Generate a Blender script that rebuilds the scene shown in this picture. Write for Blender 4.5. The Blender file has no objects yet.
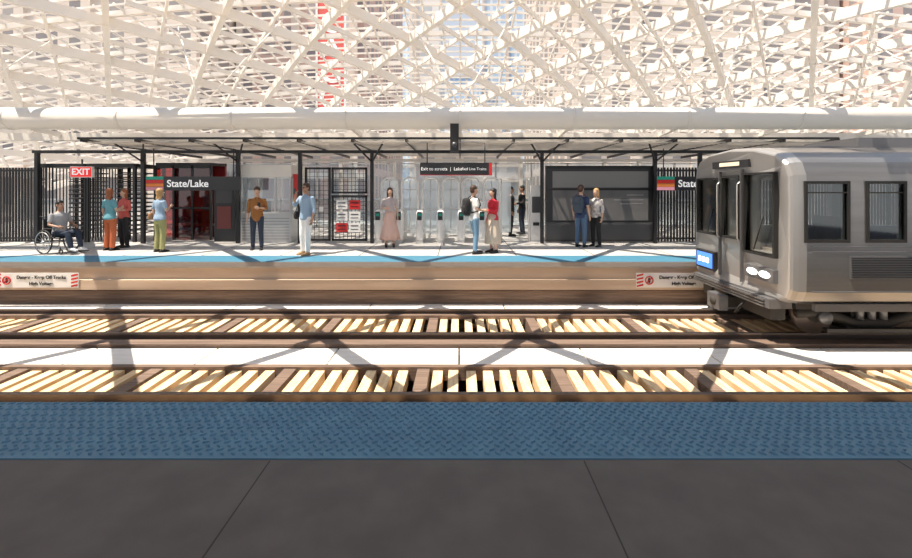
import bpy, bmesh, math, random
from mathutils import Vector, Matrix
random.seed(7)
S=bpy.context.scene
S.view_settings.view_transform='Standard'
COL=S.collection
V=Vector
# ------------------------------------------------------------ materials
MATS={}
def mat(name,c,r=0.6,m=0.0,c2=None,sc=4.0,bump=0.0,emit=None,es=0,stretch=None,detail=4):
    if name in MATS: return MATS[name]
    M=bpy.data.materials.new(name); M.use_nodes=True; MATS[name]=M
    nt=M.node_tree; b=nt.nodes['Principled BSDF']
    b.inputs['Base Color'].default_value=(*c,1); b.inputs['Roughness'].default_value=r; b.inputs['Metallic'].default_value=m
    if emit:
        b.inputs['Emission Color'].default_value=(*emit,1); b.inputs['Emission Strength'].default_value=es
    if c2 or bump:
        tc=nt.nodes.new('ShaderNodeTexCoord'); mp=nt.nodes.new('ShaderNodeMapping')
        if stretch: mp.inputs['Scale'].default_value=stretch
        nz=nt.nodes.new('ShaderNodeTexNoise'); nz.inputs['Scale'].default_value=sc; nz.inputs['Detail'].default_value=detail
        nt.links.new(tc.outputs['Object'],mp.inputs[0]); nt.links.new(mp.outputs[0],nz.inputs['Vector'])
        if c2:
            cr=nt.nodes.new('ShaderNodeValToRGB'); cr.color_ramp.elements[0].position=0.35; cr.color_ramp.elements[1].position=0.65
            cr.color_ramp.elements[0].color=(*c,1); cr.color_ramp.elements[1].color=(*c2,1)
            nt.links.new(nz.outputs['Fac'],cr.inputs[0]); nt.links.new(cr.outputs[0],b.inputs['Base Color'])
        if bump:
            bp=nt.nodes.new('ShaderNodeBump'); bp.inputs['Strength'].default_value=bump; bp.inputs['Distance'].default_value=0.02
            nt.links.new(nz.outputs['Fac'],bp.inputs['Height']); nt.links.new(bp.outputs[0],b.inputs['Normal'])
    return M
def glass(name,c=(0.9,0.95,0.97),fac=0.12,tint=(0.95,0.97,0.98),rough=.05):
    M=bpy.data.materials.new(name); M.use_nodes=True; nt=M.node_tree; nt.nodes.clear()
    o=nt.nodes.new('ShaderNodeOutputMaterial'); mx=nt.nodes.new('ShaderNodeMixShader'); t=nt.nodes.new('ShaderNodeBsdfTransparent'); g=nt.nodes.new('ShaderNodeBsdfGlossy')
    t.inputs[0].default_value=(*tint,1); g.inputs[0].default_value=(*c,1); g.inputs['Roughness'].default_value=rough; mx.inputs[0].default_value=fac
    nt.links.new(t.outputs[0],mx.inputs[1]); nt.links.new(g.outputs[0],mx.inputs[2]); nt.links.new(mx.outputs[0],o.inputs[0]); return M
def facade(name,wall,w1,w2,bw=2.2,rh=3.2,mort=0.45):
    M=bpy.data.materials.new(name); M.use_nodes=True; nt=M.node_tree; b=nt.nodes['Principled BSDF']
    tc=nt.nodes.new('ShaderNodeTexCoord'); sp=nt.nodes.new('ShaderNodeSeparateXYZ'); ad=nt.nodes.new('ShaderNodeMath'); cb=nt.nodes.new('ShaderNodeCombineXYZ')
    br=nt.nodes.new('ShaderNodeTexBrick'); br.offset=0; br.squash=1
    br.inputs['Scale'].default_value=1; br.inputs['Brick Width'].default_value=bw; br.inputs['Row Height'].default_value=rh
    br.inputs['Mortar Size'].default_value=mort; br.inputs['Mortar Smooth'].default_value=0
    br.inputs['Color1'].default_value=(*w1,1); br.inputs['Color2'].default_value=(*w2,1); br.inputs['Mortar'].default_value=(*wall,1)
    L=nt.links.new
    L(tc.outputs['Object'],sp.inputs[0]); L(sp.outputs[0],ad.inputs[0]); L(sp.outputs[1],ad.inputs[1]); L(ad.outputs[0],cb.inputs[0]); L(sp.outputs[2],cb.inputs[1])
    L(cb.outputs[0],br.inputs['Vector']); L(br.outputs['Color'],b.inputs['Base Color'])
    b.inputs['Roughness'].default_value=0.5; return M
WHITE=mat('white_painted_steel',(0.80,0.76,0.70),0.5)
WHITE2=mat('canopy_white_steel',(0.90,0.85,0.79),0.5)
BLACK=mat('black_steel',(0.015,0.015,0.017),0.4)
BLKP=mat('black_panel',(0.03,0.03,0.034),0.3)
DGREY=mat('dark_grey_panel',(0.07,0.07,0.075),0.35)
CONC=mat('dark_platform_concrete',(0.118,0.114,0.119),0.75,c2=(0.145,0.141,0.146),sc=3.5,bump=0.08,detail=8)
CONCL=mat('light_platform_concrete',(0.46,0.45,0.44),0.6,c2=(0.56,0.55,0.53),sc=3)
JOINT=mat('joint_filler',(0.05,0.05,0.05),0.8)
BLUE=mat('blue_tactile',(0.08,0.225,0.38),0.5,c2=(0.10,0.265,0.43),sc=5)
BLUEF=mat('blue_tactile_far',(0.06,0.21,0.32),0.5)  # far strip's own darker teal blue
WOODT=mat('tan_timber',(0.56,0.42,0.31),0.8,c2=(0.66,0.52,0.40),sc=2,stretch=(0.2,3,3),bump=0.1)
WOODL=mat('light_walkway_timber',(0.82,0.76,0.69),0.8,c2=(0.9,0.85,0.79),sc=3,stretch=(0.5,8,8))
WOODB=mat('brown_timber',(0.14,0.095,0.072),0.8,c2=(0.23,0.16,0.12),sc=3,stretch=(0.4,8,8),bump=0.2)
TIE=mat('sleeper_timber',(0.74,0.50,0.27),0.85,c2=(0.92,0.72,0.46),sc=5,stretch=(4,0.6,4))
SHADEB=mat('under_deck_shade',(0.035,0.019,0.012),0.9,c2=(0.06,0.036,0.025),sc=2)  # near-black brown, the shade below the open deck put into colour
RAIL=mat('rail_steel',(0.17,0.135,0.12),0.4,0.5)
STEEL=mat('stainless_steel',(0.30,0.293,0.29),0.3,0.8,c2=(0.35,0.343,0.34),sc=2,stretch=(0.3,5,5))
FRONTM=mat('train_front_panel',(0.47,0.46,0.45),0.32,0.6)
STEELD=mat('dark_steel',(0.20,0.20,0.21),0.4,0.5)  # darker grey steel for trims, bars and fittings
GALV=mat('satin_metal',(0.6,0.6,0.6),0.35,0.6)
UNDER=mat('underframe',(0.05,0.045,0.04),0.7)
GLASS=glass('clear_glass'); TGLASS=glass('tinted_glass',fac=0.12,tint=(0.55,0.58,0.6)); GGATE=glass('gate_glass',c=(1,1,1),fac=0.32,tint=(0.9,0.94,0.95),rough=.3)
RGLASS=glass('red_glass',fac=0.1,tint=(0.6,0.2,0.18)); CGLASS=glass('cab_glass',fac=0.12,tint=(0.82,0.82,0.8))
FROST=glass('windscreen_glass',c=(.9,.95,1),fac=.15,tint=(.86,.91,.94),rough=.15)
RED=mat('sign_red',(0.65,0.03,0.03),0.4)
SWHITE=mat('sign_white',(0.86,0.85,0.83),0.5)
LETTER=mat('letter_white',(0.9,0.9,0.9),0.5,emit=(1,1,1),es=0.3)
GREEN=mat('stripe_green',(0.02,0.35,0.25),0.5); ORANGE=mat('stripe_orange',(0.8,0.25,0.05),0.5); PINKS=mat('stripe_pink',(0.7,0.3,0.4),0.5)
EXITR=mat('exit_red',(0.7,0.02,0.02),0.4,emit=(1,0.03,0.03),es=0.4)
MAROON=mat('maroon_panel',(0.26,0.03,0.03),0.5)
RUBBER=mat('rubber',(0.02,0.02,0.02),0.6)
HLIGHT=mat('headlamp',(1,1,1),0.3,emit=(1,0.97,0.9),es=4)
BLIGHT=mat('blue_led',(0.06,0.18,.7),0.3,emit=(0.08,0.28,1),es=1.0)
BEIGE=mat('cab_beige',(0.6,0.52,0.45),0.6)
# ------------------------------------------------------------ mesh builder
class MB:
    def __init__(s): s.v=[];s.f=[];s.mi=[];s.mats=[];s.sm=[]
    def _m(s,m):
        if m not in s.mats: s.mats.append(m)
        return s.mats.index(m)
    def add(s,vs,fs,m,smooth=False):
        o=len(s.v); s.v+= [tuple(p) for p in vs]; k=s._m(m)
        for f in fs: s.f.append([o+i for i in f]); s.mi.append(k); s.sm.append(smooth)
    def box(s,x0,x1,y0,y1,z0,z1,m):
        vs=[(x,y,z) for x in(x0,x1) for y in(y0,y1) for z in(z0,z1)]
        s.add(vs,[(0,1,3,2),(4,6,7,5),(0,4,5,1),(2,3,7,6),(0,2,6,4),(1,5,7,3)],m)
    def obox(s,p,q,w,h,m,up=V((0,0,1))):
        p=V(p);q=V(q);t=(q-p).normalized(); u=t.cross(up)
        if u.length<1e-4: u=V((1,0,0))
        u.normalize(); n=u.cross(t)
        vs=[c+u*a*w/2+n*b*h/2 for c in(p,q) for a in(-1,1) for b in(-1,1)]
        s.add(vs,[(0,1,3,2),(4,6,7,5),(0,4,5,1),(2,3,7,6),(0,2,6,4),(1,5,7,3)],m)
    def sweep(s,pts,w,h,m,up=V((0,0,1))):
        n=len(pts);vs=[]
        for i,p in enumerate(pts):
            t=(V(pts[min(i+1,n-1)])-V(pts[max(i-1,0)])).normalized(); u=t.cross(up).normalized(); k=u.cross(t)
            for a,b in((-1,-1),(1,-1),(1,1),(-1,1)): vs.append(V(p)+u*a*w/2+k*b*h/2)
        fs=[(0,1,2,3),(4*n-1,4*n-2,4*n-3,4*n-4)]
        for i in range(n-1):
            for j in range(4): fs.append((4*i+j,4*i+4+j,4*i+4+(j+1)%4,4*i+(j+1)%4))
        s.add(vs,fs,m)
    def loft(s,rings,m,n=12,ref=V((1,0,0)),cap=True,smooth=True,fold=0,nf=8):
        R=[(V(c),a,b) for c,a,b in rings]
        T=[]
        for i in range(len(R)):
            T.append((R[min(i+1,len(R)-1)][0]-R[max(i-1,0)][0]).normalized())
        full=[]
        if cap:
            c,a,b=R[0];k=min(a,b); full+=[(c-T[0]*k*.55,a*.45,b*.45,T[0]),(c-T[0]*k*.35,a*.8,b*.8,T[0])]
        for (c,a,b),t in zip(R,T): full.append((c,a,b,t))
        if cap:
            c,a,b=R[-1];k=min(a,b); full+=[(c+T[-1]*k*.35,a*.8,b*.8,T[-1]),(c+T[-1]*k*.55,a*.45,b*.45,T[-1])]
        vs=[];fs=[]
        N=len(full)
        for i,(c,a,b,t) in enumerate(full):
            u=V(ref)-t*V(ref).dot(t)
            if u.length<1e-3: u=V((0,1,0))-t*t.y
            u.normalize(); w=t.cross(u)
            for j in range(n):
                th=2*math.pi*j/n; k=1+fold*math.sin(nf*th)*(i/N)
                vs.append(c+u*a*k*math.cos(th)+w*b*k*math.sin(th))
        for i in range(N-1):
            for j in range(n): fs.append((i*n+j,i*n+(j+1)%n,(i+1)*n+(j+1)%n,(i+1)*n+j))
        fs.append(tuple(range(n))[::-1]); fs.append(tuple((N-1)*n+j for j in range(n)))
        s.add(vs,fs,m,smooth)
    def tube(s,pts,r,m,n=8,ref=V((0,0.13,1))):
        rr=r if isinstance(r,(list,tuple)) else [r]*len(pts)
        s.loft([(p,k,k) for p,k in zip(pts,rr)],m,n,ref,cap=False)
    def cyl(s,p,q,r,m,n=20): s.tube([p,q],r,m,n,ref=V((0.3,0.2,1)))
    def ell(s,c,r,m,M=None,e=1.0,n=14,cut=None):
        vs=[];fs=[];nr=n//2+2
        sg=lambda x:math.copysign(abs(x)**e,x)
        for i in range(nr+1):
            ph=-math.pi/2+math.pi*i/nr
            for j in range(n):
                th=2*math.pi*j/n
                p=V((r[0]*sg(math.cos(ph))*sg(math.cos(th)),r[1]*sg(math.cos(ph))*sg(math.sin(th)),r[2]*sg(math.sin(ph))))+V(c)
                if cut: p=cut(p)
                if M: p=M@p
                vs.append(p)
        for i in range(nr):
            for j in range(n): fs.append((i*n+j,i*n+(j+1)%n,(i+1)*n+(j+1)%n,(i+1)*n+j))
        s.add(vs,fs,m,True)
    def torus(s,c,R,r,m,axis='x',n=32,k=8):
        vs=[];fs=[]
        for i in range(n):
            a=2*math.pi*i/n
            for j in range(k):
                b=2*math.pi*j/k; q=R+r*math.cos(b); h=r*math.sin(b)
                p=(h,q*math.cos(a),q*math.sin(a)) if axis=='x' else (q*math.cos(a),h,q*math.sin(a))
                vs.append(V(c)+V(p))
        for i in range(n):
            for j in range(k): fs.append((i*k+j,i*k+(j+1)%k,((i+1)%n)*k+(j+1)%k,((i+1)%n)*k+j))
        s.add(vs,fs,m,True)
    def mesh(s,name):
        me=bpy.data.meshes.new(name); me.from_pydata(s.v,[],s.f); 
        for m in s.mats: me.materials.append(m)
        me.polygons.foreach_set('material_index',s.mi); me.polygons.foreach_set('use_smooth',s.sm)
        bm=bmesh.new();bm.from_mesh(me);bmesh.ops.recalc_face_normals(bm,faces=bm.faces);bm.to_mesh(me);bm.free()
        me.update(); return me
    def obj(s,name,parent=None):
        o=bpy.data.objects.new(name,s.mesh(name)); COL.objects.link(o)
        if parent: o.parent=parent
        return o
def empty(name,loc=(0,0,0),rz=0,sc=1):
    e=bpy.data.objects.new(name,None); COL.objects.link(e); e.location=loc; e.rotation_euler=(0,0,rz); e.scale=(sc,)*3; e.empty_display_size=.1; return e
def text(t,size,loc,m,parent=None,name='lettering',align='CENTER',rot=(math.pi/2,0,0),bold=0.0):
    c=bpy.data.curves.new(name,'FONT'); c.body=t; c.size=size; c.align_x=align; c.align_y='CENTER'; c.extrude=.002; c.offset=bold
    c.materials.append(m); o=bpy.data.objects.new(name,c); COL.objects.link(o); o.location=loc; o.rotation_euler=rot
    if parent: o.parent=parent
    return o
F=430.0
def X(px,d): return (px-460)/F*d
def Z(py,d): return 1.7+(187-py)/F*d
# ------------------------------------------------------------ near platform
m=MB(); m.box(-16,16,-6,2.68,-.35,0,CONC); m.box(-16,16,-5.9,2.7,-1.5,-.35,SHADEB)
m.box(-16,16,2.68,3.37,-.35,-.004,BLUE); o=m.obj('near_platform')
m=MB()
for k in range(-8,9):
    x=-1.18+1.95*k; m.box(x-.004,x+.004,-6,2.67,0.0002,.0012,JOINT)
m.obj('platform_joint')
m=MB(); y0,y1=2.70,3.385
m.box(-16,16,y0-.015,y1,-.004,.006,BLUE)
row=0; y=y0+.03
while y<y1-.02:
    x=-9+(row%2)*.035
    while x<9:
        sgn=1 if row%2 else -1
        a=.026;b=.010;ca,sa=math.cos(.7*sgn),math.sin(.7*sgn)
        pts=[]
        for (h,k) in((.006,1.0),(.017,.6)):
            for (p,q) in((-a,0),(-.4*a,-b),(.6*a,-b),(a,0),(.4*a,b),(-.6*a,b)):
                p*=k;q*=k; pts.append((x+p*ca-q*sa,y+p*sa+q*ca,h))
        m.add(pts,[(i,(i+1)%6,6+(i+1)%6,6+i) for i in range(6)]+[(6,7,8,9,10,11)],BLUE)
        x+=.07
    y+=.042; row+=1
m.obj('tactile_paving')
m=MB(); m.box(-16,16,-6,3.7,4.6,4.75,WHITE)  # roof out of view, added to keep the near platform in shade
for k in range(-3,4): m.box(k*5-.1,k*5+.1,-5.2,-5.0,0,4.6,WHITE)
m.obj('unseen_shade_roof')
# ------------------------------------------------------------ tracks
m=MB(); m.box(-30,30,2.6,12,-2.3,-2.2,SHADEB); m.obj('under_deck_shade_sheet')  # dark sheet added below the ties so the open gaps read as shade
def track(yc,name,t0,t1,lo=True):
    m=MB(); x=-20; i=0
    while x<22:
        j=random.uniform(-.012,.012)
        if i%8!=7: m.box(x+j,x+.14+j,yc+t0,yc+t1,-1.2,-1.0+random.uniform(0,.01),TIE)
        else: m.box(x+.02,x+.2,yc+t0,yc+t1,-1.3,-.97,WOODB)  # wider dark tie stands in for the cast shadow between tie groups
        x+=.245; i+=1
    for dy in(-.72,.72):
        y=yc+dy
        m.box(-20,22,y-.065,y+.065,-1.0,-.985,RAIL); m.box(-20,22,y-.01,y+.01,-.985,-.87,RAIL); m.box(-20,22,y-.035,y+.035,-.88,-.85,RAIL)
    for dy in(-.72,.72): m.box(-20,22,yc+dy-.12,yc+dy+.12,-2.2,-1.2,UNDER)
    if lo: 
        m.box(-20,22,yc-1.06,yc-.83,-1.1,-.93,WOODB); m.box(-20,22,yc+.52,yc+.62,-1.0,-.92,WOODB)
    return m.obj(name)
track(4.60,'railway_track',-1.1,1.72,False); track(8.25,'railway_track.001',-.8,1.2)
m=MB()
x=-20
while x<22: m.box(x,x+1.97,6.44,7.14,-1.1,-.98,WOODL); x+=2.0
m.box(-20,22,6.33,6.43,-1.15,-.95,WOODB)
for k in range(24): m.box(-20+k*1.8,-19.85+k*1.8,6.44,7.14,-2.2,-1.1,WOODB)
m.obj('track_walkway')
m=MB()
x=-20
while x<22: m.box(x,x+2.97,9.47,9.85,-1.1,-.98,WOODL); x+=3
for k in range(14): m.box(-20+k*3,-19.8+k*3,9.50,9.74,-2.2,-1.1,WOODB)
m.obj('track_walkway.001')
# ------------------------------------------------------------ far platform
m=MB(); m.box(-22,24,9.78,22,-.14,0,CONCL)
m.box(-22,24,9.74,9.79,-.10,0,mat('edge_nosing',(0.30,0.27,0.25),.6))
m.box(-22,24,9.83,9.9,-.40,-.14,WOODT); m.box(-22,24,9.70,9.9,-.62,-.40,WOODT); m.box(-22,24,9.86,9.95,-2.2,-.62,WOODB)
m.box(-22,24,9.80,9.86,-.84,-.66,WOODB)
m.obj('far_platform')
m=MB(); m.box(-22,24,9.76,10.62,0,.006,BLUEF); m.obj('tactile_paving.001')
m=MB()
x=-22
while x<24: m.box(x-.01,x+.01,10.64,21.5,0,.002,JOINT); x+=1.95
m.obj('platform_joint.001')
def danger(x,name):
    e=empty(name,(x,9.68,-.40)); m=MB(); w=.95
    m.box(-w,w,-.0,.015,-.165,.165,SWHITE); 
    for (l,r) in((-w,-w+.17),(w-.17,w)):
        for k in range(4):
            z0=-.155+k*.078
            m.add([(l+.01,-.003,z0),(r-.01,-.003,z0+.035),(r-.01,-.003,z0+.075),(l+.01,-.003,z0+.04)],[(0,1,2,3)],RED)
    m.torus((-w+.29,-.008,0),.085,.014,RED,axis='y',n=20,k=6); m.obox((-w+.23,-.01,-.06),(-w+.35,-.01,.06),.012,.02,RED)
    m.ell((-w+.29,-.004,0),(.03,.004,.06),BLACK)
    m.obj('board',e)
    text('Danger - Keep Off Tracks',.105,(.12,-.008,.065),BLACK,e,bold=.003); text('High Voltage',.105,(.12,-.008,-.075),BLACK,e,'lettering_line',bold=.003)
danger(X(37,9.7),'danger_sign'); danger(X(678,9.7),'danger_sign.001'); 
# ------------------------------------------------------------ edge tube and roof lattice
YT=11.5
m=MB(); m.cyl((-22,YT,3.53),(24,YT,3.53),.29,WHITE,28)
for k in range(-7,9): m.cyl((k*3-.03,YT,3.53),(k*3+.03,YT,3.53),.302,WHITE,28)
m.box(-22,24,12.9,13.15,3.10,3.32,WHITE)
for k in range(-7,9):
    m.obox((k*3,YT,3.4),(k*3,13.0,3.26),.1,.12,WHITE)
m.obj('canopy_edge_tube')
def SZ(x,y): return 7.7-.0072*(y-4)**2-2.0*(x/20)**2
m=MB()
x0,x1,ya,yb=-24,26,4,25
def line(fx,w,h,ox=0,ys=None,ye=None,n=42):
    seg=[]; ys=ya if ys is None else ys; ye=yb if ye is None else ye
    for i in range(n+1):
        y=ys+(ye-ys)*i/n; x=fx(y)
        if x0<=x<=x1: seg.append((x,y,SZ(x,y)+ox))
    if len(seg)>1: m.sweep(seg,w,h,WHITE2)
for k in range(-16,20):
    line(lambda y,k=k:k*3.5+.8*(y-ya),.16,.30)
    line(lambda y,k=k:k*3.5-.8*(y-ya),.16,.30)
    # secondary members at half module
    line(lambda y,k=k:k*3.5+1.75+.8*(y-ya),.07,.14,.05,ys=12)
    line(lambda y,k=k:k*3.5+1.75-.8*(y-ya),.07,.14,.05,ys=12)
y=ya
while y<=yb+.01:
    big=abs((y-ya)/2.1875-round((y-ya)/2.1875))<.02
    pts=[(x,y,SZ(x,y)+.2) for x in [x0+(x1-x0)*i/40 for i in range(41)]]
    m.sweep(pts,.12 if big else .05,.16 if big else .06,WHITE2)
    y+=(2.1875 if y<10.5 else .4375)
xx=-21
while xx<22:
    line(lambda y,q=xx:q,.05,.07,.24,ys=12.3); xx+=1.75/3
for yy in(yb,ya):
    pts=[(x,yy,SZ(x,yy)) for x in [x0+(x1-x0)*i/40 for i in range(41)]]; m.sweep(pts,.3,.3,WHITE2)
for k in range(-3,4):
    for s in(-1,1):
        a=(k*7,YT+.1,3.85); b=(k*7+s*1.6,YT+1.6,SZ(k*7+s*1.6,YT+1.6)-.15); m.cyl(a,b,.02,WHITE2,8)
m.obj('canopy_lattice')
# ------------------------------------------------------------ platform pavilion frame
m=MB(); ZB=2.72
for px in(37,143,238,300,372,542,655,700,790,900): 
    x=X(px,13); m.box(x-.05,x+.05,12.96,13.06,0,ZB,BLACK)
    m.box(x-.06,x+.06,17.4,17.52,0,ZB,WHITE)
m.box(-12.9,14,12.95,13.07,ZB,ZB+.09,BLACK); m.box(-12.9,14,17.4,17.55,ZB,ZB+.12,WHITE)
m.box(-10.6,10.5,11.9,11.96,3.02,3.08,BLACK)
SOF=mat('soffit_slats',(0.55,.50,.45),.6)
x=-10.5
while x<10.6:
    m.obox((x,11.9,3.0),(x,17.5,2.9),.04,.09,BLACK); x+=1.5
for i in range(22):
    y=12.1+.25*i; m.box(-10.5,10.5,y,y+.1,2.95,2.98,SOF)
for px in(143,238,372,542,655):
    x=X(px,13); m.obox((x,13,2.45),(x-.45,12.4,3.0),.04,.04,BLACK); m.obox((x,13,2.45),(x+.45,12.4,3.0),.04,.04,BLACK)
m.obj('pavilion_frame')
m=MB(); x=-12.0
while x<13: m.box(x-.035,x+.035,18.0,18.08,0,2.7,GALV); x+=1.5
for z in(.05,1.1,2.65): m.box(-12,13,18,18.08,z,z+.06,GALV)
m.box(-12,13,18.03,18.04,.1,2.65,FROST); m.obj('glazed_windscreen')
def fence(xa,xb,y,name,h=2.3,sp=.095):
    m=MB(); m.box(xa,xb,y,y+.04,.1,.15,BLACK); m.box(xa,xb,y,y+.04,h-.12,h-.06,BLACK)
    x=xa
    while x<xb: m.box(x,x+.055,y+.005,y+.035,.02,h,BLACK); x+=sp
    x=xa
    while x<=xb: m.box(x-.035,x+.035,y-.015,y+.055,0,h+.05,BLACK); x+=1.8
    return m.obj(name)
fence(-20,-13.12,13.25,'picket_fence'); fence(5.98,22,13.2,'picket_fence.001')
def rotary(x,name,w=1.45):
    m=MB()
    for a in(-w/2,w/2): 
        for b in(0,1.3): m.box(a-.04,a+.04,b-.04,b+.04,0,2.35,BLACK)
    m.box(-w/2,w/2,-.05,1.35,2.3,2.42,BLACK)
    for i in range(15):
        z=.25+i*.135
        m.tube([(.15+.55*math.cos(t),.65+.6*math.sin(t),z) for t in [math.pi*(-.5+1.0*j/8) for j in range(9)]],.018,BLACK,6)
    for a in(-.9,.3,1.6,3.0):
        for i in range(13):
            z=.3+i*.15; m.cyl((.05,.65,z),(.05+.5*math.cos(a),.65+.5*math.sin(a),z),.017,STEELD,6)
    m.cyl((.05,.65,0),(.05,.65,2.3),.05,BLACK,12)
    for i in range(10): m.box(-w/2+.02,-w/2+.045,.05+i*.12,.07+i*.12,.1,2.3,BLACK)
    for i in range(5): m.box(-w/2+.05+i*.09,-w/2+.08+i*.09,-.02,0,.05,2.3,BLACK)
    o=m.obj(name); o.location=(x,13.25,0); return o
rotary(X(61,13.2),'rotary_exit_gate'); rotary(X(110,13.2),'rotary_exit_gate.001')
e=empty('exit_sign',(X(81,12.6),12.6,Z(172,12.6))); m=MB(); m.box(-.32,.32,0,.08,-.16,.16,SWHITE); m.box(-.3,.3,-.01,0,-.14,.14,EXITR); m.box(-.02,.02,.03,.05,.16,.38,BLACK);m.obj('case',e)
text('EXIT',.26,(0,-.014,0),LETTER,e,bold=.006)
def station(xa,xb,d,name):
    cx=(xa+xb)/2; w=(xb-xa)/2; e=empty(name,(cx,d,Z(183.5,d))); m=MB(); m.box(-w,w,0,.06,-.2,.2,BLKP)
    for i,c in enumerate((GREEN,RED,ORANGE,PINKS)): m.box(-w+.0,-w+.5,-.006,0,.2-.1*(i+1)+.01,.2-.1*i,c)
    for a in(-w+.2,w-.2): m.cyl((a,.03,.2),(a,.03,1.0),.015,BLACK,8)
    m.obj('board',e); text('State/Lake',.285,(-w+.6,-.008,-.01),LETTER,e,align='LEFT',bold=.004)
station(X(146,12.3),X(240,12.3),12.3,'station_name_sign'); station(X(657,12.3),X(751,12.3),12.3,'station_name_sign.001')
m=MB(); xa,xb=X(160,14),X(215,14)
m.box(xa,xb,14.6,14.7,0,2.5,MAROON)
for i in range(4):
    x=xa+(xb-xa)*i/3; m.box(x-.03,x+.03,13.75,13.82,0,2.4,BLACK)
m.box(xa,xb,13.75,13.82,2.3,2.4,BLACK); m.box(xa,xb,13.75,13.82,1.0,1.05,BLACK); m.box(xa,xb,13.77,13.79,.05,2.3,RGLASS); m.box(xa,xb,13.8,14.7,2.4,2.48,BLACK)
m.box(xa+.1,xb-.1,14.2,14.5,.42,.48,GALV)
m.obj('waiting_shelter')
m=MB(); m.box(X(216,13.5),X(236,13.5),13.4,13.55,.0,1.95,BLKP); m.box(X(218,13.5),X(234,13.5),13.39,13.4,1.2,1.85,DGREY); m.box(X(219,13.5),X(233,13.5),13.385,13.4,.4,1.1,mat('map_dark_red',(0.2,.05,.045),.5)); m.obj('map_display_case')
m=MB(); xa,xb=X(240,13.2),X(291,13.2); ya_,yb_=13.2,14.6
m.box(xa,xb,ya_,yb_,0,.9,GALV); m.box(xa-.03,xb+.03,ya_-.05,yb_+.05,2.0,2.38,WHITE)
for x in(xa,(xa*2+xb)/3,(xa+2*xb)/3,xb-.05):
    m.box(x,x+.05,ya_,ya_+.05,.9,2.0,GALV); m.box(x,x+.05,yb_-.05,yb_,.9,2.0,GALV)
m.box(xa+.02,xb-.02,ya_+.02,ya_+.03,.9,2.0,GLASS); m.box(xa+.02,xa+.03,ya_,yb_,.9,2.0,GLASS); m.box(xb-.03,xb-.02,ya_,yb_,.9,2.0,GLASS)
m.box(xa-.04,xb+.04,ya_-.06,ya_,.88,.94,GALV); m.box(xa+.1,xa+.6,ya_+.3,ya_+.8,.9,1.25,BLKP)
for i in range(8): m.box(xa+.05,xb-.05,ya_-.006,ya_,.1+i*.09,.115+i*.09,STEELD)
m.obj('attendant_kiosk')
m=MB(); m.box(X(292,13.2),X(300,13.2),13.3,13.36,1.3,2.1,RED); m.cyl((X(297,13.2),13.34,0),(X(297,13.2),13.34,1.3),.03,BLACK); m.obj('red_info_board')
m=MB(); y=13.15
def meshpanel(xa,xb,z0,z1,step=.09):
    for (a,b,c,d) in((xa,xa+.06,z0,z1),(xb-.06,xb,z0,z1),(xa,xb,z0,z0+.06),(xa,xb,z1-.06,z1)): m.box(a,b,y,y+.06,c,d,BLACK)
    x=xa
    while x<xb: m.box(x,x+.012,y+.02,y+.035,z0,z1,BLACK); x+=step
    z=z0
    while z<z1: m.box(xa,xb,y+.02,y+.035,z,z+.012,BLACK); z+=step
meshpanel(X(303,13),X(329,13),.05,2.3,.14); meshpanel(X(330,13),X(366,13),1.5,2.3,.12); meshpanel(X(330,13),X(366,13),.05,1.45,.12)
for i,(c,zz) in enumerate(((SWHITE,1.15),(RED,1.15),(SWHITE,.8),(SWHITE,.8),(RED,.45),(SWHITE,.45))):
    xa=X(335+ (i%2)*13,13); m.box(xa,xa+.34,y-.015,y,zz-.13,zz+.15,c); m.box(xa+.05,xa+.28,y-.02,y-.015,zz-.05,zz-.03,BLACK);m.box(xa+.05,xa+.28,y-.02,y-.015,zz+.05,zz+.08,BLACK)
m.box(X(318,13),X(322,13),y-.04,y,.95,1.1,GALV)
m.obj('mesh_security_gate')
def faregate(x,name):
    m=MB(); 
    m.ell((0,.45,.5),(.12,.62,.5),SWHITE,e=.35,n=20); m.box(-.1,.1,-.12,1.02,0,.12,GALV)
    m.box(-.07,.07,-.17,-.12,.7,.95,BLKP); m.box(-.05,.05,-.175,-.17,.82,.9,GREEN)
    w=.245; cx=.315; r=.2; yy=.1
    arc=[(cx-w,yy,.0),(cx-w,yy,1.1),(cx-w,yy,1.75)]+[(cx-w+ r-r*math.cos(t),yy,1.78+r*math.sin(t)) for t in [math.pi/2*j/6 for j in range(1,7)]]
    arc+=[(cx+w-r+r*math.sin(t),yy,1.78+r*math.cos(t)) for t in [math.pi/2*j/6 for j in range(6)]]+[(cx+w,yy,1.75),(cx+w,yy,1.1),(cx+w,yy,.0)]
    m.tube(arc,.036,SWHITE,8,ref=V((0,1,0)))
    m.box(cx-w+.03,cx-.01,yy-.006,yy+.006,.25,1.9,GGATE); m.box(cx+.01,cx+w-.03,yy-.006,yy+.006,.25,1.9,GGATE)
    m.cyl((cx,yy,.25),(cx,yy,1.9),.012,GALV,8)
    for z in(.3,1.0,1.6): m.box(cx-w,cx+w,yy-.02,yy+.02,z,z+.04,GALV)
    o=m.obj(name); o.location=(x,13.15,0); return o
for i in range(6):
    faregate(X(379,13.2)+i*.63,'fare_gate' if i==0 else 'fare_gate.%03d'%i)
m=MB(); d=13.4
for px in(501,529): x=X(px,d); m.tube([(x,d,0),(x,d,1.95)],.03,SWHITE,10)
m.box(X(501,d),X(529,d),d-.02,d+.02,1.93,1.98,SWHITE); m.box(X(502,d),X(511,d),d-.005,d+.005,.3,1.85,GGATE); m.obj('glass_swing_gate')
d=12.2
e=empty('exit_direction_sign',((X(420,d)+X(492,d))/2,d,Z(169,d))); m=MB(); w=(X(492,d)-X(420,d))/2
m.box(-w,w,0,.1,-.18,.18,BLKP); m.box(w*.92,w,-.008,0,-.17,.17,RED); m.box(-w,w,-.006,0,-.18,-.165,RED)
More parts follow.
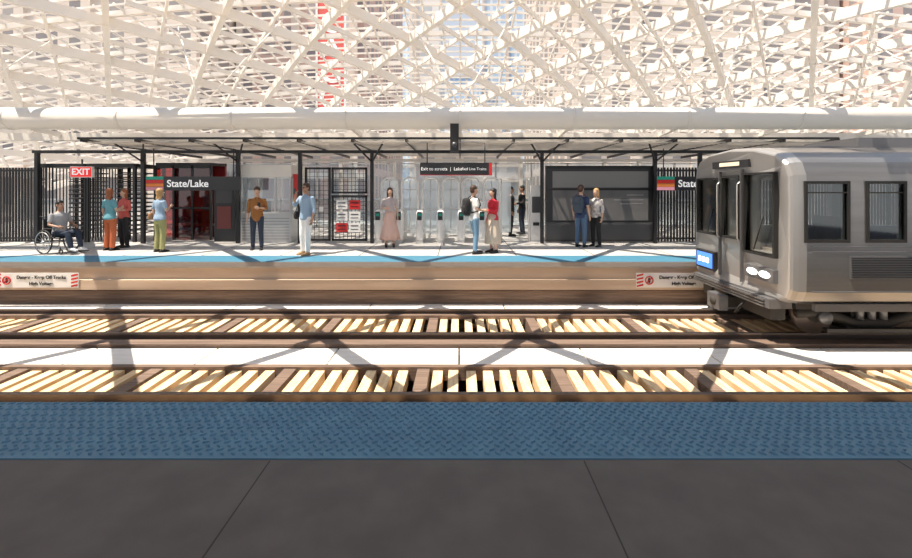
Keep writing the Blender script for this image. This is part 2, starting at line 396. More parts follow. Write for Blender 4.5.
for a in(-w+.2,w-.2): m.cyl((a,.05,.18),(a,.05,.74),.015,BLACK,8)
m.obj('board',e); text('Exit to streets  |  Lake',.13,(-w*.40,-.012,0),LETTER,e); text('Red Line Trains',.11,(w*.50,-.014,0),LETTER,e,'lettering_line')
m=MB(); x=X(454.5,11.0); m.box(x-.11,x+.11,10.9,11.1,Z(152,11),Z(124,11),BLACK); m.cyl((x,10.89,Z(145,11)),(x,10.91,Z(145,11)),.07,DGREY); m.box(x-.02,x+.02,11.1,11.24,3.1,3.25,BLACK); m.obj('platform_camera')
m=MB(); d=13.12; xa,xb=X(546,d),X(653,d)
PG=mat('screen_grey',(.12,.12,.125),.35,c2=(.15,.15,.15),sc=1.5)
m.box(xa,xb,d,d+.15,.03,2.3,BLKP); m.box(xa+.2,xb-.15,d-.015,d,.68,1.6,PG)
m.box(xa+.2,xb-.15,d-.012,d,1.68,2.18,mat('screen_light',(.22,.22,.22),.3)); m.box(xa,xb,d-.03,d,.1,.62,DGREY); m.box(xa,xb,d-.03,d+.15,2.25,2.35,BLACK)
m.box(xa,xb,d-.03,d,1.6,1.64,BLACK)
for i,(w_,z) in enumerate(((.5,1.45),(.9,1.3),(.7,1.18))): m.box(xb-.3-w_,xb-.3,d-.018,d-.015,z,z+.012,GALV)
m.obj('display_panel')
m=MB(); m.box(X(531,13.4),X(541,13.4),13.4,13.8,0,1.75,SWHITE); m.box(X(532,13.4),X(540,13.4),13.38,13.4,.9,1.4,DGREY); m.box(X(533,13.4),X(539,13.4),13.36,13.4,.5,.6,BLKP); m.obj('ticket_machine')
m=MB(); m.box(-22,24,21.5,21.56,1.05,1.12,GALV)
for k in range(24): m.box(-22+k*2,-21.94+k*2,21.5,21.56,0,1.05,GALV)
m.box(-22,24,21.52,21.53,.1,1.05,GLASS); m.obj('glass_guard_rail')
# ------------------------------------------------------------ buildings & street
m=MB(); m.box(-120,120,22,260,-6.3,-6,mat('street_asphalt',(.3,.3,.3),.8)); m.box(-120,120,-20,2.5,-6.3,-6,MATS['street_asphalt']); m.obj('street_ground')
FA=facade('limestone_facade',(.76,.65,.56),(.27,.25,.25),(.44,.40,.38),2.4,3.4,.42)
FB=facade('terracotta_facade',(.65,.46,.39),(.24,.22,.23),(.40,.36,.35),1.9,3.1,.38)
FC=facade('blue_glass_facade',(.78,.86,.93),(.46,.62,.82),(.60,.74,.9),1.6,2.6,.25)
FD=facade('white_facade',(.88,.86,.83),(.52,.55,.58),(.64,.66,.68),3.0,3.2,.55)
def building(xa,xb,y0,y1,h,mt,name,pil=None):
    m=MB(); m.box(xa,xb,y0,y1,-6,h,mt)
    st=mat('stone_trim_'+name.split('.')[0],(.76,.66,.57),.7)
    for z in(2.4,6.0,h-1.5): m.box(xa-.1,xb+.1,y0-.4,y0,z,z+.5,st)
    n=int((xb-xa)/4.8)
    for i in range(n+1):
        x=xa+i*4.8; m.box(max(x-.35,xa-.1),x+.35,y0-.25,y0,-6,h-1.5,st)
    return m.obj(name)
building(-70,-19,31,50,34,FA,'limestone_building'); building(-18.5,-8,36,60,30,FB,'terracotta_building')
building(9,30,34,60,32,FA,'limestone_building.001'); building(30.5,80,32,60,38,FB,'terracotta_building.001')
building(-7.4,-3.2,70,90,50,FD,'white_building'); building(-3,4,120,140,34,FC,'glass_tower'); building(4.5,14,85,110,60,FC,'glass_tower.001'); building(-30,-8,95,110,70,FC,'glass_tower.002')
building(-6,8.5,60,66,6,FD,'white_building.001')
e=empty('theatre_blade_sign',(X(331,31),31,0)); m=MB(); m.box(-.95,.95,0,.6,6.6,20,mat('blade_red',(.74,.13,.11),.5)); m.box(-1.1,-.95,-.05,.65,6.4,20.2,SWHITE); m.box(.95,1.1,-.05,.65,6.4,20.2,SWHITE)
for z in(8,13,18): m.box(-.1,.1,.6,4.5,z,z+.2,STEELD)
m.obj('case',e)
for i,c in enumerate('CHICAGO'): text(c,2.1,(0,-.02,18.9-i*1.8),LETTER,e,'letter_%d'%(i+1),bold=.04)
# ------------------------------------------------------------ train
def build_train():
    e=empty('subway_train',(0,0,0)); yc=8.27
    half=[(0,-.2),(1.25,-.2),(1.36,-.14),(1.42,.02),(1.43,.6),(1.43,1.5),(1.42,1.9),(1.35,2.10),(1.17,2.27),(.7,2.39),(0,2.44)]
    prof=half+[(-a,b) for a,b in half[-2:0:-1]]
    m=MB(); secs=[(5.18,.95),(5.19,.965),(5.225,.983),(5.30,.995),(5.42,1.0),(19.6,1.0),(19.8,.96)]
    vs=[];fs=[];n=len(prof)
    for x,k in secs:
        for a,b in prof:
            vs.append((x+.10*(abs(a)/1.43)**3*(1 if x<7 else 0),yc+a*k,1.1+(b-1.1)*k))
    for i in range(len(secs)-1):
        for j in range(n): fs.append((i*n+j,i*n+(j+1)%n,(i+1)*n+(j+1)%n,(i+1)*n+j))
    nf0=4*n
    m.add(vs,fs[:nf0],FRONTM,False)
    k2=m._m(STEEL)
    for f in fs[nf0:]: m.f.append(list(f)); m.mi.append(k2); m.sm.append(False)
    m.f.append(list(range(n))); m.mi.append(0); m.sm.append(False)
    m.f.append([(len(secs)-1)*n+j for j in range(n)]); m.mi.append(k2); m.sm.append(False)
    body=m.obj('body',e)
    cut=MB()
    cut.box(5.5,19.5,yc-1.33,yc+1.33,.02,2.12,BEIGE); c1=cut.obj('cut1')
    near=[(5.52,6.15),(6.5,7.05),(9.2,10.2),(10.6,11.6),(13.6,14.6),(15,16)]; doors=[(7.55,8.75),(12,13.2),(16.6,17.8)]
    cut=MB()
    for a,b in near: 
        cut.box(a,b,yc-1.6,yc-1.2,.86,1.75,RUBBER)
    for a,b in doors:
        for s in(0,1): x=a+.1+s*.6; cut.box(x,x+.4,yc-1.6,yc-1.2,.75,1.75,RUBBER)
    for a,b in [(5.8,6.5),(6.7,8.3),(8.5,10.0),(10.2,11.6),(12.2,13.4),(13.8,15.2),(15.6,17)]: cut.box(a,b,yc+1.2,yc+1.6,.85,1.85,RUBBER)
    cut.box(5.0,5.7,yc-1.13,yc-.40,.55,1.92,RUBBER); cut.box(5.0,5.7,yc+.42,yc+1.13,.75,1.85,RUBBER); cut.box(5.0,5.7,yc-.24,yc+.24,.75,1.88,RUBBER)
    c2=cut.obj('cut2')
    for c in(c1,c2):
        bo=body.modifiers.new('b','BOOLEAN'); bo.operation='DIFFERENCE'; bo.object=c; bo.solver='EXACT'
    dg=bpy.context.evaluated_depsgraph_get(); me=bpy.data.meshes.new_from_object(body.evaluated_get(dg))
    body.modifiers.clear(); body.data=me
    for c in(c1,c2): bpy.data.objects.remove(c)
    m=MB(); ys=yc-1.435
    def frame(a,b,z0,z1,y,t=.045):
        for (p,q,r,s) in((a-t,a,z0-t,z1+t),(b,b+t,z0-t,z1+t),(a,b,z0-t,z0),(a,b,z1,z1+t)): m.box(p,q,y-.015,y+.03,r,s,RUBBER)
    for a,b in near: frame(a,b,.86,1.75,ys); m.box(a,b,ys+.03,ys+.04,.86,1.75,TGLASS); m.box(a,b,ys-.005,ys+.03,1.6,1.62,RUBBER)
    for a,b in doors:
        m.box(a-.03,a,ys-.01,ys+.02,-.02,1.88,RUBBER); m.box(b,b+.03,ys-.01,ys+.02,-.02,1.88,RUBBER); m.box((a+b)/2-.012,(a+b)/2+.012,ys-.01,ys+.02,0,1.88,RUBBER)
        for s in(0,1): x=a+.1+s*.6; frame(x,x+.4,.75,1.75,ys,.03); m.box(x,x+.4,ys+.03,ys+.04,.75,1.75,TGLASS)
    for z in(.74,.66,.02): m.box(5.6,19.5,ys-.008,ys+.02,z,z+.014,STEELD)
    m.box(6.2,7.35,ys-.01,ys+.01,.24,.6,STEELD)
    for i in range(9): m.box(6.22,7.33,ys-.025,ys-.01,.26+i*.038,.275+i*.038,RUBBER)
    m.obj('side_trim',e)
    m=MB(); xf=5.20
    def ff(a,b,z0,z1,t=.035,g=CGLASS,off=.0):
        for (p,q,r,s) in((a-t,a,z0-t,z1+t),(b,b+t,z0-t,z1+t),(a,b,z0-t,z0),(a,b,z1,z1+t)): m.box(xf-.03+off,xf+.10+off,yc+p,yc+q,r,s,RUBBER)
        m.box(xf+.05+off,xf+.06+off,yc+a,yc+b,z0,z1,g)
    ff(-1.13,-.40,.55,1.92,off=.015); ff(.42,1.13,.75,1.85,off=.015); ff(-.24,.24,.75,1.88)
    for a in(-.34,.32): m.box(xf-.03,xf+.03,yc+a,yc+a+.02,-.05,2.0,STEELD)
    m.box(xf-.03,xf+.03,yc-.34,yc+.34,2.0,2.02,STEELD)
    m.box(xf-.025,xf+.05,yc-.55,yc+.55,2.06,2.2,BLKP); m.box(xf-.032,xf-.024,yc-.3,yc+.3,2.1,2.17,mat('dest_led',(.8,.7,.5),.4,emit=(1,.85,.6),es=.4))
    m.box(xf-.02,xf+.16,yc+.52,yc+1.16,-.02,.36,RUBBER); m.box(xf-.03,xf-.02,yc+.56,yc+1.12,.02,.32,BLIGHT)
    for k in range(3): m.box(xf-.04,xf-.03,yc+.68+k*.14,yc+.75+k*.14,.12,.22,HLIGHT)
    m.box(xf-.02,xf+.16,yc-1.16,yc-.45,.1,.32,STEELD); m.ell((xf-.01,yc-.95,.21),(.05,.14,.06),HLIGHT); m.ell((xf-.01,yc-.64,.21),(.05,.14,.06),HLIGHT)
    for s in(-1,1):
        m.tube([(xf-.02,yc+s*.31,.7),(xf-.07,yc+s*.31,.75),(xf-.07,yc+s*.31,1.75),(xf-.02,yc+s*.31,1.8)],.014,GALV,6)
    m.box(xf-.08,xf+.3,yc-1.15,yc+1.15,-.32,-.16,STEELD)
    for k in range(3): m.box(xf-.12,xf-.08,yc-1.05,yc+1.05,-.31+k*.05,-.285+k*.05,STEEL)
    m.box(xf-.2,xf+.5,yc-.14,yc+.14,-.58,-.38,UNDER); m.box(xf-.33,xf-.17,yc-.2,yc+.2,-.62,-.34,STEELD); m.cyl((xf-.35,yc,-.48),(xf-.33,yc,-.48),.08,UNDER)
    m.box(xf+.05,xf+.3,yc-1.0,yc+1.0,-.55,-.32,UNDER)
    for s in(-.5,.5): m.tube([(xf,yc+s,-.3),(xf-.15,yc+s*.9,-.5),(xf-.1,yc+s*.6,-.62),(xf+.2,yc+s*.5,-.5)],.02,RUBBER,6)
    m.tube([(xf-.03,yc-.7,.6),(xf-.035,yc-.95,1.2)],.01,RUBBER,6); m.tube([(xf-.03,yc+.7,.78),(xf-.035,yc+.5,1.25)],.01,RUBBER,6)
    m.box(5.55,5.9,yc-1.25,yc+1.25,.05,.6,BEIGE); m.box(6.0,6.4,yc-1.0,yc-.55,.5,.6,DGREY); m.box(6.35,6.45,yc-1.0,yc-.55,.6,1.2,DGREY); m.box(6.1,6.25,yc-.85,yc-.7,.05,.5,DGREY)
    m.obj('front_end',e)
    m=MB()
    for xa in(8,12.5,17): m.box(xa-.9,xa+.9,yc-.6,yc+.6,2.36,2.58,STEELD)
    for z in range(-3,4): m.box(5.8,19.4,yc+z*.22-.012,yc+z*.22+.012,2.38,2.46-abs(z)*.012,STEELD)
    m.obj('roof_equipment',e)
    m=MB(); m.box(5.6,19.5,yc-1.1,yc+1.1,-.34,-.2,UNDER); m.box(5.7,19.5,yc-1.38,yc-1.3,-.30,-.18,STEELD)
    for xc in(7.0,18.0):
        for dx in(-.85,.85):
            for dy in(-.72,.72):
                m.cyl((xc+dx,yc-.02+dy-.06,-.50),(xc+dx,yc-.02+dy+.06,-.50),.35,RAIL,28); m.cyl((xc+dx,yc-.02+dy-.1,-.5),(xc+dx,yc-.02+dy+.1,-.5),.14,UNDER,16)
            m.cyl((xc+dx,yc-.7,-.5),(xc+dx,yc+.7,-.5),.06,UNDER,12)
        for s in(-1,1):
            m.tube([(xc-1.25,yc+s*.92,-.45),(xc-.85,yc+s*.92,-.42),(xc-.3,yc+s*.92,-.62),(xc+.3,yc+s*.92,-.62),(xc+.85,yc+s*.92,-.42),(xc+1.25,yc+s*.92,-.45)],.09,UNDER,8)
            for dx in(-.2,0,.2): m.cyl((xc+dx,yc+s*.95,-.55),(xc+dx,yc+s*.95,-.25),.06,STEELD,10)
            m.box(xc-.9,xc+.9,yc+s*1.08-.05,yc+s*1.08+.05,-.72,-.66,BLACK)
            m.cyl((xc-.85,yc+s*1.0,-.5),(xc-.85,yc+s*1.06,-.5),.11,STEELD,14); m.cyl((xc+.85,yc+s*1.0,-.5),(xc+.85,yc+s*1.06,-.5),.11,STEELD,14)
        m.box(xc-.3,xc+.3,yc-.9,yc+.9,-.6,-.34,UNDER)
    for xa,xb in((9,10.2),(10.6,12.4),(12.8,15)): m.box(xa,xb,yc-1.15,yc-.4,-.75,-.34,UNDER)
    m.obj('running_gear',e)
    m=MB()
    for x in(9.4,10.6,13.8,15.2): m.box(x-.5,x+.5,yc+.9,yc+1.3,.1,.5,mat('seat_blue',(.08,.12,.3),.7)); m.box(x-.5,x+.5,yc+1.2,yc+1.3,.5,.84,MATS['seat_blue'])
    for x in(8.0,9,11.8,12.8,16.4): m.cyl((x,yc+.2,.02),(x,yc+.2,2.12),.018,GALV,8)
    m.obj('interior',e)
build_train()
# ------------------------------------------------------------ people
def cloth(name,c,c2=None): return mat('cloth_'+name,c,.85,c2=c2,sc=12,bump=.25)
SK1=mat('skin_light',(.62,.38,.27),.5); SK2=mat('skin_tan',(.42,.24,.16),.5)
HB=mat('hair_brown',(.06,.03,.018),.6); HR=mat('hair_auburn',(.28,.09,.035),.6); HK=mat('hair_black',(.012,.01,.01),.5); HF=mat('hair_blonde',(.45,.28,.12),.6)
EYEW=mat('eye_white',(.85,.83,.8),.3); LIP=mat('lips',(.45,.14,.12),.5)
def plaid():
    M=bpy.data.materials.new('cloth_plaid'); M.use_nodes=True; nt=M.node_tree; b=nt.nodes['Principled BSDF']; tc=nt.nodes.new('ShaderNodeTexCoord')
    ck=nt.nodes.new('ShaderNodeTexChecker'); ck.inputs['Scale'].default_value=26; ck.inputs['Color1'].default_value=(.5,.2,.04,1); ck.inputs['Color2'].default_value=(.12,.05,.025,1)
    nt.links.new(tc.outputs['Object'],ck.inputs[0]); nt.links.new(ck.outputs[0],b.inputs['Base Color']); b.inputs['Roughness'].default_value=.9; return M
PLAID=plaid()
def remesh(m,name,parent,vox=.012,it=4,fac=.5):
    o=m.obj(name,parent); r=o.modifiers.new('r','REMESH'); r.mode='VOXEL'; r.voxel_size=vox
    s=o.modifiers.new('s','SMOOTH'); s.iterations=it; s.factor=fac
    dg=bpy.context.evaluated_depsgraph_get(); me=bpy.data.meshes.new_from_object(o.evaluated_get(dg))
    mt=m.mats[0]; o.modifiers.clear(); o.data=me; me.materials.clear(); me.materials.append(mt)
    me.polygons.foreach_set('use_smooth',[True]*len(me.polygons)); me.polygons.foreach_set('material_index',[0]*len(me.polygons)); return o
def lerp(a,b,t): return V(a)+(V(b)-V(a))*t
def person(name,px,d,face,H=1.72,female=False,skin=SK1,hair=HB,hairlen=0,top=None,bottom=None,skirt=None,sleeve='short',shoe=None,J=None,dz=0,headrot=0,pitch=0,hem=.9,seated=False,floorz=0.002,fit=1.0,glasses=False,bun=False):
    loc=(X(px,d),d,floorz); e=empty(name,loc,math.radians(face),H/1.75)
    shoe=shoe or BLACK
    g=.93 if female else 1.0
    P=dict(hipL=(.09,0,.9),kneeL=(.10,-.02,.5),ankleL=(.11,.02,.085),neck=(0,.01,1.45+dz),head=(0,-.012,1.635+dz),
           shL=(.175*g,.015,1.39+dz),elL=(.225*g,.04,1.12+dz),wrL=(.24*g,-.04,.87+dz))
    for k in('hip','knee','ankle','sh','el','wr'): a=P[k+'L']; P[k+'R']=(-a[0],a[1],a[2])
    if seated:
        for s,q in((1,'L'),(-1,'R')): P['hip'+q]=(s*.09,0,.9+dz); 
    if J: P.update(J)
    P={k:V(v) for k,v in P.items()}
    if female: T=[(.84,.14,.10,0),(.9,.168,.115,.01),(.97,.155,.108,.005),(1.04,.125,.092,0),(1.11,.112,.085,0),(1.18,.12,.092,-.004),(1.26,.135,.112,-.015),(1.34,.138,.105,-.008),(1.40,.135,.082,.005),(1.44,.08,.063,.01)]
    else: T=[(.84,.14,.10,0),(.9,.158,.112,.005),(.97,.152,.108,0),(1.06,.140,.100,0),(1.15,.145,.103,0),(1.25,.160,.112,-.003),(1.34,.165,.110,0),(1.40,.155,.088,.008),(1.44,.095,.068,.012)]
    T=[(z+dz,a,b,c) for z,a,b,c in T]
    def limb(m,pts,rs,mt,steps=3):
        R=[]
        for i in range(len(pts)-1):
            for k in range(steps): t=k/steps; r=rs[i]+(rs[i+1]-rs[i])*t; R.append((lerp(pts[i],pts[i+1],t),r,r))
        R.append((pts[-1],rs[-1],rs[-1])); m.loft(R,mt,12)
    m=MB(); m.loft([((0,c,z),a,b) for z,a,b,c in T],skin,18)
    m.loft([((0,.015,1.42+dz),.065,.06),((0,.008,1.5+dz),.052*g,.055*g),((P['head'].x,P['head'].y+.02,1.57+dz),.05*g,.055)],skin,12)
    for q in'LR':
        limb(m,[P['sh'+q],P['el'+q],P['wr'+q]],[.048*g,.038*g,.026*g],skin)
        limb(m,[P['hip'+q]+V((0,0,0)),P['knee'+q],P['ankle'+q]],[.082,.052,.036],skin,4)
    HM=Matrix.Translation(P['head'])@Matrix.Rotation(math.radians(headrot),4,'Z')@Matrix.Rotation(math.radians(pitch),4,'X')
    m.ell((0,.018,.022),(.074,.092,.095),skin,HM); m.ell((0,-.018,-.035),(.058,.070,.082),skin,HM); m.ell((0,-.05,-.085),(.032,.032,.028),skin,HM)
    m.loft([(HM@V((0,-.082,.02)),.008,.008),(HM@V((0,-.1,-.018)),.014,.013)],skin,8)
    for s in(-1,1): m.ell((s*.075,.012,-.012),(.01,.02,.032),skin,HM)
    remesh(m,'body',e,.0115,3)
    m=MB()
    for s in(-1,1):
        m.ell((s*.028,-.083,.0),(.014,.008,.008),EYEW,HM); m.ell((s*.028,-.090,.0),(.006,.004,.006),HK,HM); m.ell((s*.028,-.087,.018),(.018,.006,.004),hair,HM)
    m.ell((0,-.087,-.055),(.022,.008,.007),LIP,HM)
    if glasses:
        for s in(-1,1): m.ell((s*.03,-.096,.0),(.024,.006,.018),BLACK,HM,n=12); m.tube([HM@V((s*.054,-.092,.004)),HM@V((s*.08,.0,.006))],.004,BLACK,6)
    m.obj('face_features',e)
    m=MB()
    def cutf(p):
        p=V(p)
        if p.y<-.045 and p.z<.052: p.y=-.045+(p.y+.045)*.1
        return p
    m.ell((0,.026,.04),(.085,.098,.088),hair,HM,cut=cutf)
    m.ell((0,.05,-.01),(.079,.068,.085),hair,HM)
    if hairlen>0:
        for s in(-1,0,1):
            m.loft([(HM@V((s*.05,.055-.02*abs(s),.02)),.045,.05),(HM@V((s*.06,.06-.03*abs(s),-.09)),.038,.04),(HM@V((s*.055,.06,-.1-hairlen*.6)),.036,.032),(HM@V((s*.045,.065,-.1-hairlen)),.015,.015)],hair,10)
    if bun: m.ell((0,.12,.07),(.045,.045,.045),hair,HM)
    remesh(m,'hair',e,.012,2)
    if top:
        m=MB(); k=.014; R=[(z,a,b,c) for z,a,b,c in T if z>=hem+dz-.001 and z<1.43+dz]
        z0=hem+dz
        R=[(z0,R[0][1]+.004,R[0][2]+.004,R[0][3])]+[r for r in R if r[0]>z0+.02]
        m.loft([((0,c,z),a+k*fit,b+k*fit) for z,a,b,c in R]+[((0,.012,1.44+dz),.085,.075)],top,20)
        for q in'LR':
            sh,el,wr=P['sh'+q],P['el'+q],P['wr'+q]
            if sleeve=='long': limb(m,[sh,el,lerp(el,wr,.95)],[.060*g,.049*g,.037],top)
            elif sleeve=='short': limb(m,[sh,lerp(sh,el,.7)],[.061*g,.054*g],top)
            elif sleeve=='roll': limb(m,[sh,el,lerp(el,wr,.35)],[.060*g,.049*g,.045],top)
            else: limb(m,[sh,lerp(sh,el,.15)],[.058*g,.055*g],top)
        remesh(m,'top',e,.0125,3)
    if skirt:
        mt,zl,wl=skirt; m=MB(); rr=[]
        for t,a,b in((0,.13,.105),(.12,.165,.13),(.4,.19,.17),(.7,.5,.5),(1,1,1)):
            z=1.06+(zl-1.06)*t
            if t<=.4: rr.append(((0,0,z+dz),a,b))
            elif t<1: rr.append(((0,0,z),.19+(wl-.19)*.5,.17+(wl-.17)*.5))
            else: rr.append(((0,0,z),wl,wl*.9))
        m.loft(rr,mt,48,fold=.07,nf=9,cap=False); m.obj('skirt',e)
    if bottom:
        m=MB(); R=[r for r in T if r[0]<=1.0+dz]
        m.loft([((0,c,z),a+.010,b+.010) for z,a,b,c in R],bottom,20)
        for q in'LR':
            an=P['ankle'+q]; kn=P['knee'+q]
            limb(m,[P['hip'+q],kn,lerp(kn,an,.97)],[.097,.068*fit,.056*fit],bottom,4)
        remesh(m,'trousers',e,.0125,3)
    m=MB()
    for q in'LR':
        a=P['ankle'+q]; z=a.z-.085
        m.loft([((a.x,a.y+.05,z+.035),.032,.032),((a.x,a.y,z+.045),.038,.042),((a.x,a.y-.07,z+.036),.042,.034),((a.x,a.y-.15,z+.028),.044,.026),((a.x,a.y-.19,z+.022),.03,.018)],shoe,12)
        m.box(a.x-.035,a.x+.035,a.y-.19,a.y+.07,z,z+.014,shoe)
        m.loft([((a.x,a.y+.015,z+.05),.042,.042),((a.x,a.y+.01,z+.1),.043,.043)],shoe,12,cap=False)
    m.obj('shoes',e)
    m=MB()
    for q,s in(('L',1),('R',-1)):
        wr=P['wr'+q]; dv=(wr-P['el'+q]).normalized(); n=V((-s,0,0)); n=(n-dv*n.dot(dv))
        if n.length<.2: n=V((0,0,-1))-dv*(-dv.z)
        n.normalize(); w=dv.cross(n).normalized()
        if w.y>0: w=-w
        base=wr; m.loft([(base-dv*.01,.024,.018),(base+dv*.03,.034,.017),(base+dv*.085,.040,.014)],skin,12,ref=w)
        for i,(off,L) in enumerate(((.029,.068),(.010,.076),(-.010,.07),(-.028,.056))):
            b0=base+dv*.08+w*off; p1=b0+dv*L*.45+n*.006; p2=p1+dv*L*.3+n*L*.22; p3=p2+dv*L*.12+n*L*.28
            m.tube([b0,p1,p2,p3],[.0095,.009,.008,.0055],skin,8,ref=w)
        t0=base+dv*.02+w*.025; m.tube([t0,t0+w*.022+dv*.025+n*.006,t0+w*.028+dv*.055+n*.015],[.012,.0105,.007],skin,8,ref=n)
    m.obj('hands',e)
    return e,P
def backpack(e,mt,dz=0):
    m=MB(); m.ell((0,.205,1.2+dz),(.15,.09,.23),mt,e=.55,n=20); m.ell((0,.29,1.12+dz),(.11,.035,.11),mt,e=.55,n=16)
    for s in(-1,1): m.tube([(s*.1,.16,1.4+dz),(s*.105,.05,1.475+dz),(s*.11,-.09,1.4+dz),(s*.12,-.13,1.26+dz),(s*.15,-.05,1.1+dz),(s*.12,.14,1.05+dz)],.016,mt,8)
    m.obj('backpack',e)
def handbag(e,c,mt,top):
    m=MB(); m.ell(c,(.05,.13,.10),mt,e=.5,n=18); m.tube([(c[0],c[1]-.1,c[2]+.06),lerp((c[0],c[1]-.1,c[2]+.06),top,.97),top,lerp((c[0],c[1]+.1,c[2]+.06),top,.97),(c[0],c[1]+.1,c[2]+.06)],.008,mt,6); m.obj('handbag',e)
def phone(e,w,off=(0,-.03,.08)):
    m=MB(); c=V(w)+V(off); m.box(c.x-.036,c.x+.036,c.y-.005,c.y+.005,c.z-.07,c.z+.07,BLACK); m.obj('mobile_phone',e)
TEAL=cloth('teal',(.14,.36,.42)); ORG=cloth('rust',(.5,.13,.05)); REDC=cloth('red',(.65,.03,.05)); BLKC=cloth('black',(.02,.02,.022)); LBL=cloth('light_blue',(.30,.42,.56)); OLV=cloth('olive',(.34,.33,.14))
NAVY=cloth('navy',(.03,.05,.12)); JEAN=cloth('jeans',(.08,.14,.24)); DJEAN=cloth('dark_jeans',(.025,.035,.06)); WHT=cloth('white',(.9,.88,.85)); PNK=cloth('blush',(.68,.45,.38)); GRY=cloth('grey',(.35,.36,.38)); BGE=cloth('beige',(.66,.53,.42)); LJEAN=cloth('light_jeans',(.2,.33,.45)); PAT=cloth('pattern',(.75,.72,.68),(.35,.3,.3))
dzs=-.40
e,P=person('man_in_wheelchair',60,11.1,75,1.75,skin=SK2,hair=HK,top=GRY,bottom=DJEAN,dz=dzs,seated=True,sleeve='short',
  J=dict(kneeL=(.12,-.46,.53),kneeR=(-.12,-.46,.53),ankleL=(.11,-.56,.17),ankleR=(-.11,-.56,.17),elL=(.25,-.02,.74),wrL=(.2,-.25,.69),elR=(-.25,-.02,.74),wrR=(-.2,-.25,.69)),shoe=SWHITE)
w=empty('wheelchair',(X(60,11.1),11.1,0.002),math.radians(75)); m=MB()
for s in(-1,1):
    m.torus((s*.31,.08,.311),.295,.016,RUBBER); m.torus((s*.335,.08,.31),.25,.008,GALV)
    m.cyl((s*.28,.08,.31),(s*.34,.08,.31),.03,GALV,12)
    for i in range(14):
        a=2*math.pi*i/14; m.cyl((s*.31,.08,.31),(s*.31,.08+.285*math.cos(a),.31+.285*math.sin(a)),.003,GALV,5)
    m.torus((s*.22,-.38,.076),.06,.015,RUBBER); m.cyl((s*.22,-.38,.075),(s*.22,-.34,.22),.012,BLACK,8)
    m.tube([(s*.25,.2,.95),(s*.25,.16,.88),(s*.25,.16,.42),(s*.25,-.35,.42),(s*.2,-.47,.3),(s*.17,-.52,.1),(s*.14,-.66,.075)],.013,BLACK,8)
    m.tube([(s*.25,.16,.22),(s*.25,-.36,.22),(s*.25,-.38,.42)],.012,BLACK,8)
    m.tube([(s*.27,.14,.65),(s*.27,-.22,.65),(s*.27,-.24,.42)],.014,BLACK,8); m.cyl((s*.25,.2,.95),(s*.25,.3,.95),.016,RUBBER,8)
    m.box(s*.13-.07,s*.13+.07,-.72,-.5,.05,.07,BLACK)
m.box(-.25,.25,-.3,.16,.395,.43,BLKC); m.box(-.25,.25,.15,.175,.45,.88,BLKC); m.cyl((-.31,.08,.31),(.31,.08,.31),.014,BLACK,8)
m.obj('chair_frame',w)
e,P=person('woman_in_teal_top',110,11.55,165,1.66,True,hair=HR,hairlen=.2,top=TEAL,bottom=ORG,sleeve='short',fit=1.2,J=dict(elR=(-.24,.0,1.14),wrR=(-.16,-.2,1.2)))
e,P=person('woman_in_coral_blouse',124,12.1,-20,1.64,True,hair=HR,hairlen=.18,top=cloth('coral',(.6,.12,.1)),bottom=BLKC,sleeve='roll',J=dict(elL=(.22,.03,1.14),wrL=(.08,-.2,1.12)))
e,P=person('woman_in_olive_trousers',160,11.25,160,1.66,True,hair=HF,hairlen=.12,top=LBL,bottom=OLV,sleeve='short',fit=1.15,J=dict(elR=(-.22,-.02,1.14),wrR=(-.12,-.22,1.25)))
handbag(e,(.27,.0,.98),mat('tan_leather',(.35,.18,.08),.5),(.2,.0,1.44))
e,P=person('man_in_plaid_shirt',257,11.7,15,1.70,hair=HB,top=PLAID,bottom=DJEAN,sleeve='roll',pitch=12,hem=.84,J=dict(elL=(.24,.03,1.14),wrL=(.1,-.25,1.18),kneeL=(.11,-.05,.5),ankleL=(.13,-.06,.085)))
phone(e,P['wrL'])
e,P=person('man_in_white_trousers',306,10.85,-25,1.80,hair=HB,skin=SK2,top=LBL,bottom=WHT,sleeve='roll',hem=.88,glasses=True,shoe=mat('tan_shoe',(.4,.25,.13),.6),fit=1.1,J=dict(elR=(-.3,-.1,1.18),wrR=(-.13,-.2,1.45),kneeL=(.12,-.06,.5),ankleL=(.15,-.1,.085)))
handbag(e,(-.27,.02,.95),BLKC,(-.2,.02,1.44)); phone(e,P['wrR'],(.0,-.04,.1))
e,P=person('woman_in_long_pink_skirt',390,12.2,10,1.68,True,hair=HB,hairlen=.15,top=cloth('blush_grey',(.5,.42,.42)),skirt=(PNK,.22,.3),sleeve='short',J=dict(elR=(-.24,.0,1.14),wrR=(-.12,-.2,1.15)))
e,P=person('man_with_backpack',474,10.95,110,1.74,hair=HB,top=WHT,bottom=LJEAN,sleeve='short',hem=.88,J=dict(kneeL=(.1,-.08,.5),ankleL=(.1,-.08,.085),elR=(-.22,.0,1.14),wrR=(-.16,-.24,1.1)))
backpack(e,BLKC)
e,P=person('woman_in_red_top',493,11.15,-60,1.66,True,hair=HK,hairlen=.22,top=REDC,skirt=(BGE,.25,.24),sleeve='long',J=dict(elL=(.22,-.03,1.13),wrL=(.1,-.25,1.16)))
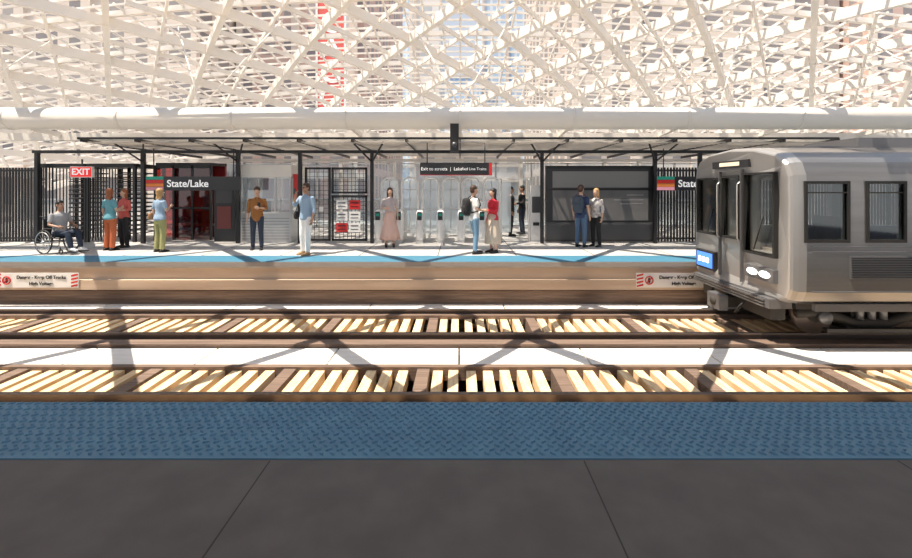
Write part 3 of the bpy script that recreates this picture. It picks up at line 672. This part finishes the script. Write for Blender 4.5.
e,P=person('man_in_black_suit',511,14.9,80,1.72,hair=HK,skin=SK2,top=BLKC,bottom=BLKC,sleeve='long',hem=.82)
e,P=person('man_in_black_jacket',522,15.6,-80,1.75,hair=HK,skin=SK2,top=BLKC,bottom=DJEAN,sleeve='long',J=dict(elL=(.23,-.03,1.14),wrL=(.18,-.26,1.1)))
e,P=person('man_in_navy_shirt',581,12.2,140,1.76,hair=HB,top=NAVY,bottom=JEAN,sleeve='short',hem=.86)
backpack(e,cloth('slate',(.06,.08,.11)))
e,P=person('woman_in_patterned_blouse',596,12.3,-50,1.66,True,hair=HF,hairlen=.15,top=PAT,bottom=BLKC,sleeve='roll',J=dict(elR=(-.22,-.02,1.13),wrR=(-.08,-.22,1.15)))
# ------------------------------------------------------------ light
w=bpy.data.worlds.new('sky'); S.world=w; w.use_nodes=True; nt=w.node_tree; bg=nt.nodes['Background']; 
tc=nt.nodes.new('ShaderNodeTexCoord'); sp=nt.nodes.new('ShaderNodeSeparateXYZ'); cr=nt.nodes.new('ShaderNodeValToRGB')
cr.color_ramp.elements[0].color=(.98,.96,.95,1); cr.color_ramp.elements[1].color=(.50,.66,.92,1); cr.color_ramp.elements[1].position=.75
nt.links.new(tc.outputs['Generated'],sp.inputs[0]); nt.links.new(sp.outputs[2],cr.inputs[0]); nt.links.new(cr.outputs[0],bg.inputs[0]); bg.inputs[1].default_value=.85
L=bpy.data.lights.new('sun','SUN'); L.energy=8.5; L.angle=.004; L.color=(1,.89,.75); o=bpy.data.objects.new('sun',L); COL.objects.link(o)
o.rotation_euler=V((.34,.16,-1)).to_track_quat('-Z','Y').to_euler(); o.location=(0,0,30)
# ------------------------------------------------------------ camera
c=bpy.data.cameras.new('camera'); c.sensor_width=36; c.lens=36*F/912; c.shift_x=-4/912; c.shift_y=-92/912; c.clip_start=.05; c.clip_end=500
co=bpy.data.objects.new('camera',c); COL.objects.link(co); co.location=(0,0,1.7); co.rotation_euler=(math.pi/2,0,0); S.camera=co
